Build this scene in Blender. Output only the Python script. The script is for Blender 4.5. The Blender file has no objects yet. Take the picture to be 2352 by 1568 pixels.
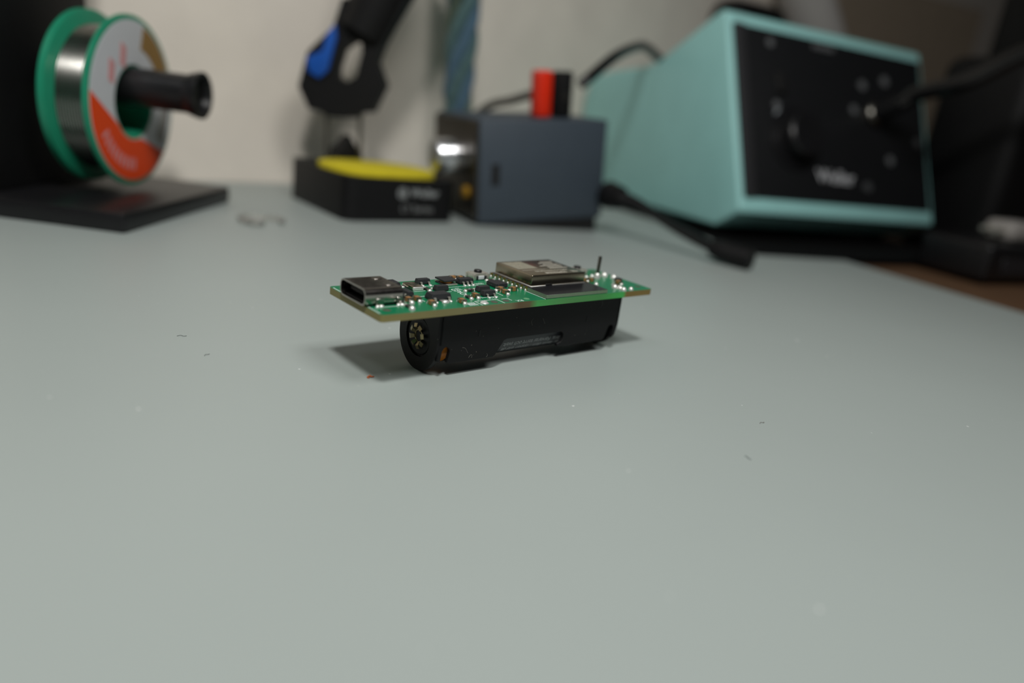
import bpy, bmesh, math, random
from mathutils import Vector, Matrix
random.seed(4)
S = 0.001                      # every builder below works in millimetres
C = bpy.context.scene.collection
R = math.radians

# ------------------------------------------------------------------ camera
cd = bpy.data.cameras.new('camera'); cam = bpy.data.objects.new('camera', cd); C.objects.link(cam)
PITCH, ROLL, CAM_H = 0.309999, 0.132358, 50.916
_r = Vector((1, 0, 0)); _d = Vector((0, -math.sin(PITCH), -math.cos(PITCH))); _f = Vector((0, math.cos(PITCH), -math.sin(PITCH)))
_x = math.cos(ROLL)*_r - math.sin(ROLL)*_d; _y = -(math.sin(ROLL)*_r + math.cos(ROLL)*_d); _z = -_f
cam.matrix_world = Matrix(((_x.x, _y.x, _z.x, 0), (_x.y, _y.y, _z.y, 0), (_x.z, _y.z, _z.z, CAM_H*S), (0, 0, 0, 1)))
cd.sensor_width = 36; cd.lens = 1700/2352*36; cd.clip_start = 0.005; cd.clip_end = 20
cd.dof.use_dof = True; cd.dof.focus_distance = 0.145; cd.dof.aperture_fstop = 6.3; cd.dof.aperture_blades = 7
sc = bpy.context.scene; sc.camera = cam
# ------------------------------------------------------------------ world, lamps, exposure
w = bpy.data.worlds.new('room'); sc.world = w; w.use_nodes = True
w.node_tree.nodes['Background'].inputs[0].default_value = (0.92, 0.96, 1, 1)
w.node_tree.nodes['Background'].inputs[1].default_value = 0.012
def area(name, loc, target, sx, sy, power, col, spread=180):
    l = bpy.data.lights.new(name, 'AREA'); l.shape = 'RECTANGLE'; l.size = sx; l.size_y = sy; l.energy = power; l.color = col; l.spread = R(spread)
    o = bpy.data.objects.new(name, l); C.objects.link(o); o.location = loc
    o.rotation_euler = (Vector(target)-Vector(loc)).to_track_quat('-Z', 'Y').to_euler(); return o
area('bench_lamp', (-0.005, -0.06, 0.37), (-0.04, 0.18, 0), 0.05, 0.045, 0.74, (1, 0.99, 0.96), 150)
area('second_lamp', (0.14, 0.0, 0.38), (-0.07, 0.22, 0), 0.13, 0.11, 0.50, (1, 0.99, 0.96), 160)
area('ceiling_light', (-0.48, -0.40, 1.15), (-0.08, 0.32, 0.03), 0.3, 0.18, 1.0, (0.98, 0.99, 1))
sc.view_settings.view_transform = 'Standard'; sc.view_settings.look = 'None'; sc.view_settings.gamma = 1
sc.view_settings.use_curve_mapping = False; sc.view_settings.exposure = 0.0

# ------------------------------------------------------------------ materials
def lin(c):
    return tuple(((v/255)/12.92 if v/255 <= .04045 else ((v/255+.055)/1.055)**2.4) for v in c) + (1,)
MATS = {}
def mat(name, rgb, rough=.5, metal=0., var=.12, scale=400., bump=0., bscale=None, spec=.5, coat=0., speck=None, transm=0., rvar=0., emit=None):
    if name in MATS: return MATS[name]
    m = bpy.data.materials.new(name); m.use_nodes = True; nt = m.node_tree; N = nt.nodes; L = nt.links
    b = N['Principled BSDF']; tc = N.new('ShaderNodeTexCoord')
    nz = N.new('ShaderNodeTexNoise'); nz.inputs['Scale'].default_value = scale; nz.inputs['Detail'].default_value = 4
    L.new(tc.outputs['Object'], nz.inputs['Vector'])
    mx = N.new('ShaderNodeMix'); mx.data_type = 'RGBA'; c = lin(rgb)
    mx.inputs[6].default_value = tuple(v*(1-var) for v in c[:3])+(1,); mx.inputs[7].default_value = tuple(min(1, v*(1+var)) for v in c[:3])+(1,)
    L.new(nz.outputs[0], mx.inputs[0]); out = mx.outputs[2]
    if speck:
        vo = N.new('ShaderNodeTexNoise'); vo.inputs['Scale'].default_value = speck[1]; vo.inputs['Detail'].default_value = 1
        L.new(tc.outputs['Object'], vo.inputs['Vector'])
        rp = N.new('ShaderNodeValToRGB'); rp.color_ramp.elements[0].position = speck[2]; rp.color_ramp.elements[1].position = min(1, speck[2]+.02)
        L.new(vo.outputs[0], rp.inputs[0]); m2 = N.new('ShaderNodeMix'); m2.data_type = 'RGBA'
        L.new(rp.outputs[0], m2.inputs[0]); L.new(out, m2.inputs[6]); m2.inputs[7].default_value = lin(speck[0]); out = m2.outputs[2]
    L.new(out, b.inputs['Base Color'])
    b.inputs['Metallic'].default_value = metal; b.inputs['Roughness'].default_value = rough
    b.inputs['Specular IOR Level'].default_value = spec; b.inputs['Coat Weight'].default_value = coat; b.inputs['Transmission Weight'].default_value = transm
    if rvar:
        mr = N.new('ShaderNodeMapRange'); mr.inputs[3].default_value = max(0, rough-rvar); mr.inputs[4].default_value = min(1, rough+rvar)
        L.new(nz.outputs[0], mr.inputs[0]); L.new(mr.outputs[0], b.inputs['Roughness'])
    if bump:
        bn = N.new('ShaderNodeTexNoise'); bn.inputs['Scale'].default_value = bscale or scale; bn.inputs['Detail'].default_value = 5
        L.new(tc.outputs['Object'], bn.inputs['Vector']); bp = N.new('ShaderNodeBump'); bp.inputs['Strength'].default_value = bump; bp.inputs['Distance'].default_value = .0002
        L.new(bn.outputs[0], bp.inputs['Height']); L.new(bp.outputs[0], b.inputs['Normal'])
    MATS[name] = m; return m

M_mat = mat('mat_rubber', (160, 169, 166), .45, var=.05, scale=14, bump=.05, bscale=2500, speck=((225, 228, 226), 520, .80))
M_wood = mat('bench_wood', (98, 72, 50), .6, var=.25, scale=60)
M_wall = mat('painted_wall', (238, 229, 217), .85, var=.13, scale=34, bump=.6, bscale=40)
M_floor = mat('grey_floor', (90, 88, 84), .7, scale=8)
M_pcb = mat('green_mask', (2, 112, 72), .36, var=.22, scale=260)
M_blk = mat('holder_plastic', (20, 20, 21), .5, spec=.22, var=.15, scale=900, bump=.1, bscale=6000, speck=((120, 116, 108), 2600, .795))
M_blkm = mat('black_plastic', (17, 17, 18), .55, spec=.25, var=.2, scale=200, bump=.1, bscale=1500)
M_blks = mat('satin_black', (20, 20, 22), .38, var=.2, scale=200)
M_chip = mat('chip_epoxy', (38, 39, 42), .55, var=.2, scale=3000, bump=.15, bscale=8000, speck=((150, 150, 150), 3500, .80))
M_tin = mat('tinned_metal', (212, 210, 200), .36, .75, var=.1, scale=2500, rvar=.1)
M_sold = mat('solder_metal', (232, 232, 228), .36, .6, var=.05, scale=2500, rvar=.08)
M_term = mat('terminal_metal', (176, 172, 156), .28, 1, var=.15, scale=2500, rvar=.1)
M_steel = mat('shell_steel', (160, 154, 148), .3, 1, var=.12, scale=1200, rvar=.14)
M_usb = mat('socket_steel', (176, 170, 164), .2, 1, var=.06, scale=900, rvar=.05)
M_can = mat('shield_can', (160, 151, 132), .25, 1, var=.06, scale=700, rvar=.05)
M_etch = mat('etched_mark', (206, 202, 188), .6, .2, var=.1, scale=2000)
M_gold = mat('gold_plate', (196, 160, 84), .32, 1, var=.15, scale=3000)
M_brass = mat('contact_brass', (150, 138, 104), .3, 1, var=.3, scale=1500)
M_cap = mat('capacitor_tan', (146, 106, 62), .45, var=.2, scale=2600)
M_white = mat('silkscreen_white', (222, 234, 230), .6, var=.06, scale=2500)
M_blacktop = mat('module_mask_black', (26, 27, 31), .3, var=.2, scale=900, speck=((150, 152, 150), 3000, .80))
M_modedge = mat('module_edge', (104, 124, 100), .6, var=.15, scale=1500)
M_hole = mat('tinned_hole', (104, 104, 92), .5, .5, var=.2, scale=1500)
M_fid = mat('bare_fibre', (96, 150, 112), .5, var=.1, scale=1500)
M_batt = mat('battery_sleeve', (40, 42, 46), .35, var=.1, scale=800)
M_copper = mat('battery_band', (188, 112, 26), .4, .3, var=.12, scale=800)
M_print = mat('battery_print', (168, 170, 170), .6, var=.1, scale=2500)
M_teal = mat('station_teal', (158, 213, 210), .42, var=.06, scale=60, bump=.08, bscale=1500)
M_panel = mat('station_panel', (22, 23, 25), .42, var=.15, scale=150)
M_grey = mat('grey_print', (170, 174, 174), .6, var=.08, scale=500)
M_slate = mat('slate_plastic', (60, 70, 80), .55, var=.1, scale=90, bump=.12, bscale=900)
M_plate = mat('brushed_plate', (96, 90, 82), .3, 1, var=.15, scale=300)
M_chrome = mat('chrome', (228, 230, 233), .27, 1, var=.04, scale=300)
M_yel = mat('sponge_yellow', (212, 196, 28), .9, var=.14, scale=260, bump=.8, bscale=700)
M_yeldot = mat('yellow_button', (150, 112, 10), .5, var=.1, scale=300)
M_red = mat('red_plastic', (222, 42, 10), .4, var=.08, scale=300)
M_blue = mat('blue_plastic', (18, 84, 178), .45, var=.08, scale=300)
M_green = mat('spool_green', (34, 142, 108), .4, var=.1, scale=120)
M_wire = mat('solder_wire', (150, 148, 144), .25, 1, var=.12, scale=400)
M_lwhite = mat('label_white', (206, 208, 212), .6, var=.04, scale=200)
M_lorange = mat('label_orange', (236, 72, 8), .55, var=.05, scale=200)
M_lpink = mat('label_pink', (214, 150, 150), .6, var=.05, scale=200)
M_lgold = mat('label_gold', (150, 116, 62), .5, var=.08, scale=200)
M_lgrey = mat('label_grey', (140, 138, 134), .55, var=.08, scale=200)
M_cable = mat('cable_black', (18, 18, 19), .22, var=.15, scale=300)
M_cabg = mat('cable_grey', (104, 102, 94), .5, var=.1, scale=300)
M_ropeA = mat('strand_teal', (78, 106, 108), .9, var=.3, scale=260, bump=.9, bscale=600)
M_ropeB = mat('strand_blue', (76, 104, 124), .9, var=.3, scale=260, bump=.9, bscale=600)
M_ropeC = mat('strand_olive', (96, 112, 98), .9, var=.3, scale=260, bump=.9, bscale=600)
M_card = mat('cardboard', (150, 136, 118), .85, var=.1, scale=90)
M_paper = mat('grey_paper', (196, 192, 188), .8, var=.05, scale=60)
M_plug = mat('grey_plug', (150, 146, 142), .5, var=.06, scale=200)
M_crumb = mat('orange_crumb', (176, 92, 48), .7, var=.2, scale=3000)
M_clear = mat('clear_film', (225, 226, 222), .15, 0, var=.03, scale=200, transm=.85)
M_lint = mat('pale_lint', (128, 126, 120), .8, var=.1, scale=2000)
M_dark = mat('deep_black', (6, 6, 7), .7, var=.2, scale=500)
M_metalw = mat('wire_steel', (120, 118, 112), .35, 1, var=.1, scale=500)

# board edge: glass-fibre laminate, green where no copper lies under the radio module
def edge_mat():
    m = bpy.data.materials.new('laminate_edge'); m.use_nodes = True; nt = m.node_tree; N = nt.nodes; L = nt.links; b = N['Principled BSDF']
    tc = N.new('ShaderNodeTexCoord'); sx = N.new('ShaderNodeSeparateXYZ'); L.new(tc.outputs['Object'], sx.inputs[0])
    mr = N.new('ShaderNodeMapRange'); mr.inputs[1].default_value = 0; mr.inputs[2].default_value = .0711; L.new(sx.outputs[0], mr.inputs[0])
    rp = N.new('ShaderNodeValToRGB'); e = rp.color_ramp.elements; cs = [(0, (138, 130, 78)), (.40, (122, 120, 86)), (.43, (104, 84, 58)), (.47, (104, 92, 62)), (.50, (78, 172, 92)), (.62, (84, 150, 84)), (.76, (76, 152, 82)), (.86, (70, 190, 92)), (.875, (134, 112, 58)), (1, (138, 116, 60))]
    e[0].position = 0; e[0].color = lin(cs[0][1]); e[1].position = 1; e[1].color = lin(cs[-1][1])
    for p, c in cs[1:-1]: q = e.new(p); q.color = lin(c)
    L.new(mr.outputs[0], rp.inputs[0])
    mp = N.new('ShaderNodeMapping'); mp.inputs['Scale'].default_value = (200, 200, 6000); L.new(tc.outputs['Object'], mp.inputs[0])
    nz = N.new('ShaderNodeTexNoise'); nz.inputs['Scale'].default_value = 1; nz.inputs['Detail'].default_value = 4; L.new(mp.outputs[0], nz.inputs[0])
    mx = N.new('ShaderNodeMix'); mx.data_type = 'RGBA'; mx.blend_type = 'MULTIPLY'; mx.inputs[0].default_value = .35; L.new(rp.outputs[0], mx.inputs[6]); L.new(nz.outputs[0], mx.inputs[7])
    L.new(mx.outputs[2], b.inputs['Base Color']); b.inputs['Roughness'].default_value = .6; b.inputs['Subsurface Weight'].default_value = .0
    return m
M_edge = edge_mat()

# ------------------------------------------------------------------ geometry helpers (mm)
def bm_box(bm, x0, x1, y0, y1, z0, z1, bev=0., seg=2, taper=0.):
    t = bmesh.new(); bmesh.ops.create_cube(t, size=1)
    for v in t.verts:
        k = taper if v.co.z > 0 else 0
        v.co = Vector((((x0+x1)/2+v.co.x*(x1-x0-2*k)), ((y0+y1)/2+v.co.y*(y1-y0-2*k)), ((z0+z1)/2+v.co.z*(z1-z0))))
    if bev: bmesh.ops.bevel(t, geom=t.edges[:]+t.verts[:], offset=bev, segments=seg, affect='EDGES', profile=.5)
    add(bm, t); return bm
def add(bm, t, M=None):
    if M is not None: t.transform(M)
    me = bpy.data.meshes.new('t'); t.to_mesh(me); t.free(); bm.from_mesh(me); bpy.data.meshes.remove(me)
def bm_cyl(bm, p0, p1, r0, r1=None, n=20, cap=True):
    r1 = r0 if r1 is None else r1; p0 = Vector(p0); p1 = Vector(p1); t = bmesh.new()
    bmesh.ops.create_cone(t, cap_ends=cap, segments=n, radius1=r0, radius2=r1, depth=(p1-p0).length)
    q = (p1-p0).to_track_quat('Z', 'Y'); add(bm, t, Matrix.Translation((p0+p1)/2) @ q.to_matrix().to_4x4()); return bm
def bm_prism(bm, pts, axis, a, b, bev=0., seg=2):
    """polygon pts in the plane across `axis`, extruded from a to b. axis x:(y,z) y:(x,z) z:(x,y)"""
    def P(p, h): return {'x': (h, p[0], p[1]), 'y': (p[0], h, p[1]), 'z': (p[0], p[1], h)}[axis]
    t = bmesh.new(); A = [t.verts.new(P(p, a)) for p in pts]; B = [t.verts.new(P(p, b)) for p in pts]; n = len(pts)
    t.faces.new(A); t.faces.new(B[::-1])
    for i in range(n): t.faces.new((A[i], B[i], B[(i+1) % n], A[(i+1) % n]))
    bmesh.ops.recalc_face_normals(t, faces=t.faces[:])
    if bev: bmesh.ops.bevel(t, geom=t.edges[:]+t.verts[:], offset=bev, segments=seg, affect='EDGES', profile=.5)
    add(bm, t); return bm
def bm_lathe(bm, prof, n=32, M=None, cap=True):
    """profile (r, h) turned about z"""
    t = bmesh.new(); rings = []
    for r, h in prof: rings.append([t.verts.new((r*math.cos(2*math.pi*i/n), r*math.sin(2*math.pi*i/n), h)) for i in range(n)])
    for a, b in zip(rings, rings[1:]):
        for i in range(n): t.faces.new((a[i], a[(i+1) % n], b[(i+1) % n], b[i]))
    cap = cap and prof[0] != prof[-1]
    if cap and prof[0][0] > 1e-6: t.faces.new(rings[0][::-1])
    if cap and prof[-1][0] > 1e-6: t.faces.new(rings[-1])
    bmesh.ops.remove_doubles(t, verts=t.verts[:], dist=1e-5); bmesh.ops.recalc_face_normals(t, faces=t.faces[:])
    add(bm, t, M); return bm
def smooth_path(pts, k=8):
    P = [Vector(p) for p in pts]; P = [P[0]*2-P[1]]+P+[P[-1]*2-P[-2]]; out = []
    for i in range(1, len(P)-2):
        for s in range(k):
            u = s/k; a, b, c, d = P[i-1:i+3]
            out.append(.5*((2*b)+(c-a)*u+(2*a-5*b+4*c-d)*u*u+(3*b-a-3*c+d)*u**3))
    return out+[P[-2]]
def bm_tube(bm, pts, r, n=12, k=8, smooth=True):
    path = smooth_path(pts, k) if smooth else [Vector(p) for p in pts]; t = bmesh.new(); rings = []; up = Vector((0.13, .2, 1)).normalized()
    for i, p in enumerate(path):
        tg = (path[min(i+1, len(path)-1)]-path[max(i-1, 0)]).normalized(); s = tg.cross(up)
        if s.length < 1e-4: s = tg.cross(Vector((1, 0, 0)))
        s.normalize(); up = s.cross(tg).normalized(); rr = r(i/(len(path)-1)) if callable(r) else r
        rings.append([t.verts.new(p+(s*math.cos(2*math.pi*j/n)+up*math.sin(2*math.pi*j/n))*rr) for j in range(n)])
    for a, b in zip(rings, rings[1:]):
        for j in range(n): t.faces.new((a[j], a[(j+1) % n], b[(j+1) % n], b[j]))
    t.faces.new(rings[0][::-1]); t.faces.new(rings[-1]); bmesh.ops.recalc_face_normals(t, faces=t.faces[:]); add(bm, t); return bm
def finish(bm, name, m, sm=True):
    bmesh.ops.scale(bm, vec=(S, S, S), verts=bm.verts[:]); me = bpy.data.meshes.new(name); bm.to_mesh(me); bm.free()
    for mm in (m if isinstance(m, (list, tuple)) else [m]): me.materials.append(mm)
    if sm:
        me.polygons.foreach_set('use_smooth', [True]*len(me.polygons)); me.set_sharp_from_angle(angle=R(38))
    return me
def link(name, me, parent=None, loc=None):
    o = bpy.data.objects.new(name, me); C.objects.link(o)
    if parent is not None: o.parent = parent
    if loc is not None: o.location = Vector(loc)*S
    return o
def obj(name, bm, m, parent=None, loc=None, sm=True): return link(name, finish(bm, name, m, sm), parent, loc)
def tag(o, label=None, cat=None, group=None, kind=None):
    if label: o['label'] = label
    if cat: o['category'] = cat
    if group: o['group'] = group
    if kind: o['kind'] = kind
    return o
def thing(name, label, cat, loc=(0, 0, 0), rot=(0, 0, 0), group=None):
    o = bpy.data.objects.new(name, None); C.objects.link(o); o.empty_display_size = .01
    o.location = Vector(loc)*S; o.rotation_euler = rot; return tag(o, label, cat, group)
def B(): return bmesh.new()
def text_bm(body, size, M, extrude=.01, shear=0., space=1.0):
    cu = bpy.data.curves.new('txt', 'FONT'); cu.body = body; cu.size = size; cu.extrude = extrude; cu.align_x = 'CENTER'; cu.align_y = 'CENTER'; cu.shear = shear; cu.space_character = space; cu.resolution_u = 3
    o = bpy.data.objects.new('txt', cu); C.objects.link(o); dg = bpy.context.evaluated_depsgraph_get()
    me = bpy.data.meshes.new_from_object(o.evaluated_get(dg)); t = bmesh.new(); t.from_mesh(me); t.transform(M)
    bpy.data.objects.remove(o); bpy.data.curves.remove(cu); bpy.data.meshes.remove(me); return t

# ------------------------------------------------------------------ the setting
WY = R(44)                                             # the wall runs at 44 degrees to the view
wu = Vector((math.cos(WY), math.sin(WY), 0)); wn = Vector((-math.sin(WY), math.cos(WY), 0)); W0 = Vector((-125, 356, 0))
def wp(u, v, z=0): p = W0+wu*u+wn*v; return (p.x, p.y, z)
bm = B(); bm_prism(bm, [wp(-1500, 0)[:2], wp(2200, 0)[:2], wp(2200, 90)[:2], wp(-1500, 90)[:2]], 'z', -750, 1700)
tag(obj('wall_back', bm, M_wall), 'off-white painted wall behind the workbench', kind='structure')
bm = B(); bm_prism(bm, [wp(-1500, -2500)[:2], wp(2200, -2500)[:2], wp(2200, 90)[:2], wp(-1500, 90)[:2]], 'z', -800, -750)
tag(obj('floor', bm, M_floor), 'grey floor below the workbench', kind='structure')
bench = thing('workbench', 'brown wooden workbench under the grey rubber mat', 'table', wp(300, -400, -750))
bm = B(); bx_, by_ = wp(300, -400)[:2]
bm_prism(bm, [(p[0]-bx_, p[1]-by_) for p in (wp(-700, -850), wp(1300, -850), wp(1300, -1), wp(-700, -1))], 'z', 718, 748, .8)
obj('table_top', bm, M_wood, bench)
for u in (-650, 1250):
    for v in (-800, -50):
        p = wp(u, v); bm = B(); bm_box(bm, p[0]-bx_-25, p[0]-bx_+25, p[1]-by_-25, p[1]-by_+25, 0, 718, 2); obj('leg', bm, M_wood, bench)
A28 = R(28); d28 = Vector((math.cos(A28), math.sin(A28), 0)); n28 = Vector((-math.sin(A28), math.cos(A28), 0))
def mp_(u, v): p = d28*u+n28*v; return (p.x, p.y)
# rubber mat: right edge runs square to the station, rear edge follows the wall
bm = B(); rr = d28*298
def on_wall(u):                                        # v on the wall line for a 28-degree coordinate u
    # solve (d28*u+n28*v - W0) . wn = -1.5
    return (-1.5+(W0-d28*u).dot(wn))/n28.dot(wn)
bm_prism(bm, [mp_(-420, -330), mp_(298, -330), mp_(298, on_wall(298)), mp_(-420, on_wall(-420))], 'z', -2, 0)
tag(obj('desk_mat', bm, M_mat), 'large grey-green rubber mat covering the workbench', 'mat')

# ------------------------------------------------------------------ the circuit board on its battery holder
BX, BY, BZ, YAW = -22.123, 117.746, 14.69, 0.743521713
bl, bw, bt = 71.08, 18.71, 1.3
dev = thing('circuit_board', 'green circuit board with metal USB socket and radio module, standing on a black battery holder', 'circuit board', (BX, BY, BZ), (0, 0, YAW))
bm = B(); pts = []
for cx, cy, a0 in ((bl-.7, bw-.7, 0), (.7, bw-.7, 90), (.7, .7, 180), (bl-.7, .7, 270)):
    for k in range(5): a = R(a0+22.5*k); pts.append((cx+.7*math.cos(a), cy+.7*math.sin(a)))
bm_prism(bm, pts, 'z', -bt, 0)
for f in bm.faces: f.material_index = 0 if abs(f.normal.z) > .5 else 1
board = obj('laminate', bm, [M_pcb, M_edge], dev); board['label'] = 'green solder-masked laminate with olive cut edge'
# silkscreen lines and lettering
bm = B()
def line(p, q, wd=.16, z=.012):
    p = Vector((*p, 0)); q = Vector((*q, 0)); t = (q-p).normalized(); s = Vector((-t.y, t.x, 0))*wd/2
    vs = [bm.verts.new(v+Vector((0, 0, z))) for v in (p-s, q-s, q+s, p+s)]; bm.faces.new(vs)
for a, b in [((37.74, 6.2), (37.74, .15)), ((21.74, 2.75), (27.15, 2.75)), ((27.15, 2.75), (27.1, .2)), ((21.74, 2.75), (21.74, .25)), ((28.3, 2.75), (29.85, 2.75)), ((29.85, 2.75), (29.85, 1.35)),
             ((24.6, 6.6), (29.2, 6.6)), ((24.9, 4.2), (24.9, 6.6)), ((25.1, 4.5), (28.9, 4.5)), ((12.2, 5.2), (12.2, 8.2)), ((12.2, 8.2), (16, 8.4)), ((17, 14.4), (21, 14.4)), ((22, 12.6), (25.8, 12.6)), ((17.9, 9.9), (21.6, 9.9)),
             ((1.2, 4.1), (8, 4.1)), ((1.2, 14.3), (7.6, 14.3)), ((13.2, 11.6), (16.6, 11.6)), ((30.3, 4.6), (30.3, 6.9)), ((.35, 1), (.35, 17.6)), ((25.9, 12.6), (30.3, 12.6))]: line(a, b)
Rz = lambda a: Matrix.Rotation(R(a), 4, 'Z')
for body, size, x, y, a in [('GPIO', 1.9, 22.8, 9.3, -90), ('RX', 1.35, 31.4, .85, 180), ('D1', 1.1, 27.2, 3.9, 180), ('C', 1.0, 16.2, 9.6, 180)]:
    add(bm, text_bm(body, size, Matrix.Translation((x, y, .012)) @ Rz(a), .004))
for k in range(5): line((19.3+k*.42, 2.3), (19.3+k*.42, .55), .2)
for k in range(4): line((30.2+k*.55, 13.9), (30.5+k*.55, 13.1), .2)
for k in range(3): line((23.6, 11.6-k*.6), (24.6, 11.6-k*.6), .18)
line((19.4, 1.4), (21.1, 1.4), .2); line((18.6, 4.0), (19.8, 4.0), .5)
obj('silkscreen', bm, M_white, board, sm=False)
for x, y, r in [(2.5, 2.4, .72), (2.5, 16.3, .72), (68.9, 2.6, .72), (68.6, 16.2, .72), (25.5, 1.42, .72), (28.4, 1.45, .72)]:
    bm = B(); bm_lathe(bm, [(r, .004), (r, .03), (r*.72, .03), (r*.62, -.3), (0, -.3)], 24); obj('plated_hole', bm, M_hole, board, (x, y, 0))
bm = B(); bm_lathe(bm, [(.62, 0), (.62, .02), (0, .02)], 24); obj('fiducial', bm, M_fid, board, (33.8, 1.5, 0))
bm = B(); bm_lathe(bm, [(.85, 0), (.8, .05), (.45, .32), (0, .42)], 24); obj('solder_joint', bm, M_sold, board, (23.1, 1.42, 0))

# shared solder blob
bm = B(); bm_lathe(bm, [(.6, 0), (.59, .14), (.51, .36), (.32, .54), (.12, .62), (0, .63)], 18); SOLD = finish(bm, 'solder_joint', M_sold)
def solder(parent, x, y, sx=1., sy=1., sz=1.):
    o = link('solder_joint', SOLD, parent, (x, y, .0)); o.scale = (sx, sy, sz); return o
def capacitor(x, y, along, lx=1.75, wx=.92, h=.85, front=True, back=True, name='capacitor', m=M_cap, label=None):
    """body with two tinned ends; `along` is the axis of its length"""
    l2, w2 = lx/2, wx/2; e = lx*.27
    def bx(a, b, g): return (a, b, -w2-g, w2+g) if along == 'x' else (-w2-g, w2+g, a, b)
    bm = B(); bm_box(bm, *bx(-l2+e*.6, l2-e*.6, 0), .05, h, .03, 1); o = obj(name, bm, m, dev, (x, y, 0))
    if label: o['label'] = label
    for s in (-1, 1):
        bm = B(); a, b = sorted((s*l2, s*(l2-e))); bm_box(bm, *bx(a, b, .02), .03, h+.02, .06, 2); obj('terminal', bm, M_term, o)
    for s, on in ((-1, front), (1, back)):
        if on:
            if along == 'x': solder(o, s*(l2+.12), 0, .62, .8, .8)
            else: solder(o, 0, s*(l2+.12), .8, .62, .8)
    return o
for x, y, al in [(9.15, 6.0, 'y'), (11.0, 6.0, 'y'), (12.2, 3.0, 'y'), (18.6, 2.5, 'y'), (23.7, 5.0, 'y'), (32.0, 7.75, 'x'), (31.7, 5.7, 'y'), (34.9, 7.1, 'x'), (27.4, 17.6, 'x'), (28.9, 17.2, 'x'), (65.6, 5.6, 'y'), (57.8, 9.3, 'x'), (59.8, 9.0, 'x')]:
    capacitor(x, y, al, label='tan ceramic chip capacitor with tinned ends')
for x, y, al in [(7.1, 2.7, 'y'), (22.0, 4.9, 'y'), (17.1, 11.7, 'y'), (63.2, 4.1, 'y'), (35.2, 14.9, 'x')]:
    capacitor(x, y, al, 1.6, .8, .42, name='resistor', m=M_chip, label='flat dark chip resistor with tinned ends')
r0 = capacitor(25.2, 9.0, 'x', 1.7, .9, .5, name='resistor', m=M_chip, label='black chip resistor with a white mark on top')
bm = B(); add(bm, text_bm('0', .7, Matrix.Translation((.05, 0, .512)) @ Rz(90), .004)); obj('marking', bm, M_white, r0, sm=False)

def chip(x0, x1, y0, y1, h, legs=(), taper=.14, name='chip', label=None, lw=.42):
    cx, cy = (x0+x1)/2, (y0+y1)/2; bm = B(); bm_box(bm, x0-cx, x1-cx, y0-cy, y1-cy, .1, h*.5, 0, 1, -0.0)
    bm.free(); bm = B(); t = bmesh.new(); a, b = (x1-x0)/2, (y1-y0)/2; k = taper
    prof = [(.04, .08), (0, h*.3), (0, h*.38), (k, h)]; rings = []
    for ins, z in prof: rings.append([t.verts.new(v) for v in ((-a+ins, -b+ins, z), (a-ins, -b+ins, z), (a-ins, b-ins, z), (-a+ins, b-ins, z))])
    t.faces.new(rings[0][::-1]); t.faces.new(rings[-1])
    for p, q in zip(rings, rings[1:]):
        for i in range(4): t.faces.new((p[i], p[(i+1) % 4], q[(i+1) % 4], q[i]))
    bmesh.ops.recalc_face_normals(t, faces=t.faces[:]); bmesh.ops.bevel(t, geom=t.edges[:], offset=.04, segments=1, affect='EDGES'); add(bm, t)
    o = obj(name, bm, M_chip, dev, (cx, cy, 0), sm=False)
    if label: o['label'] = label
    for (lx, ly, dx, dy) in legs:                       # dx,dy = outward direction
        lx -= cx; ly -= cy; bm = B()
        P = [(0, h*.5), (.3, h*.46), (.42, .14), (.8, .06)]
        for (a0, z0), (a1, z1) in zip(P, P[1:]):
            t = bmesh.new(); w2 = lw/2; th = .07
            for_v = []
            for aa, zz in ((a0, z0), (a1, z1)):
                for sgn in (-1, 1):
                    for tt in (-th, th):
                        for_v.append(t.verts.new((lx+dx*aa+abs(dy)*sgn*w2, ly+dy*aa+abs(dx)*sgn*w2, zz+tt)))
            bmesh.ops.convex_hull(t, input=for_v); add(bm, t)
        obj('lead', bm, M_tin, o); solder(o, lx+dx*.8, ly+dy*.8, .55 if dx == 0 else .7, .55 if dy == 0 else .7, .42)
    return o
# three-lead regulator in front
reg = chip(13.4, 17.8, 4.7, 7.2, 1.3, [(13.95, 4.75, 0, -1), (17.1, 4.75, 0, -1)], .22, 'voltage_regulator', 'black three-lead regulator with sloping sides', .5)
bm = B(); bm_box(bm, -.55, .55, -2.6, -1.1, .02, .25, .05, 1); obj('lead', bm, M_tin, reg); solder(reg, 0, -2.5, 1.3, .9, .9)
chip(18.3, 21.2, 10.3, 11.7, 1.1, [(18.8, 11.7, 0, 1), (20.7, 11.7, 0, 1)], .16, label='small black three-lead package')
chip(17.5, 20.4, 15.5, 16.9, 1.1, [(18.1, 15.5, 0, -1), (19.9, 15.5, 0, -1)], .12, label='small black three-lead package')
chip(10.4, 11.8, 8.2, 11.2, 1.05, [(10.4, 8.8, -1, 0), (10.4, 10.7, -1, 0)], .12, label='small black three-lead package')
chip(11.4, 12.8, 14.4, 17.3, 1.05, [(12.8, 14.9, 1, 0), (12.8, 15.9, 1, 0), (12.8, 16.8, 1, 0)], .12, label='small black three-lead package')
chip(26.4, 29.9, 13.7, 15.4, 1.15, [(27.1, 13.7, 0, -1), (28.15, 13.7, 0, -1), (29.2, 13.7, 0, -1), (27.1, 15.4, 0, 1), (28.15, 15.4, 0, 1), (29.2, 15.4, 0, 1)], .12, label='black six-lead chip')
chip(32.3, 35.5, 9.4, 12.6, .95, [], .05, label='square black leadless chip')
chip(26.7, 29.6, 7.8, 9.2, 1.1, [(27.3, 9.2, 0, 1), (29, 9.2, 0, 1)], .16, label='small black three-lead package')
chip(25.6, 28.6, 4.8, 6.2, 1.1, [(26.3, 4.8, 0, -1), (28.0, 4.8, 0, -1)], .16, label='small black three-lead package')
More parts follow.
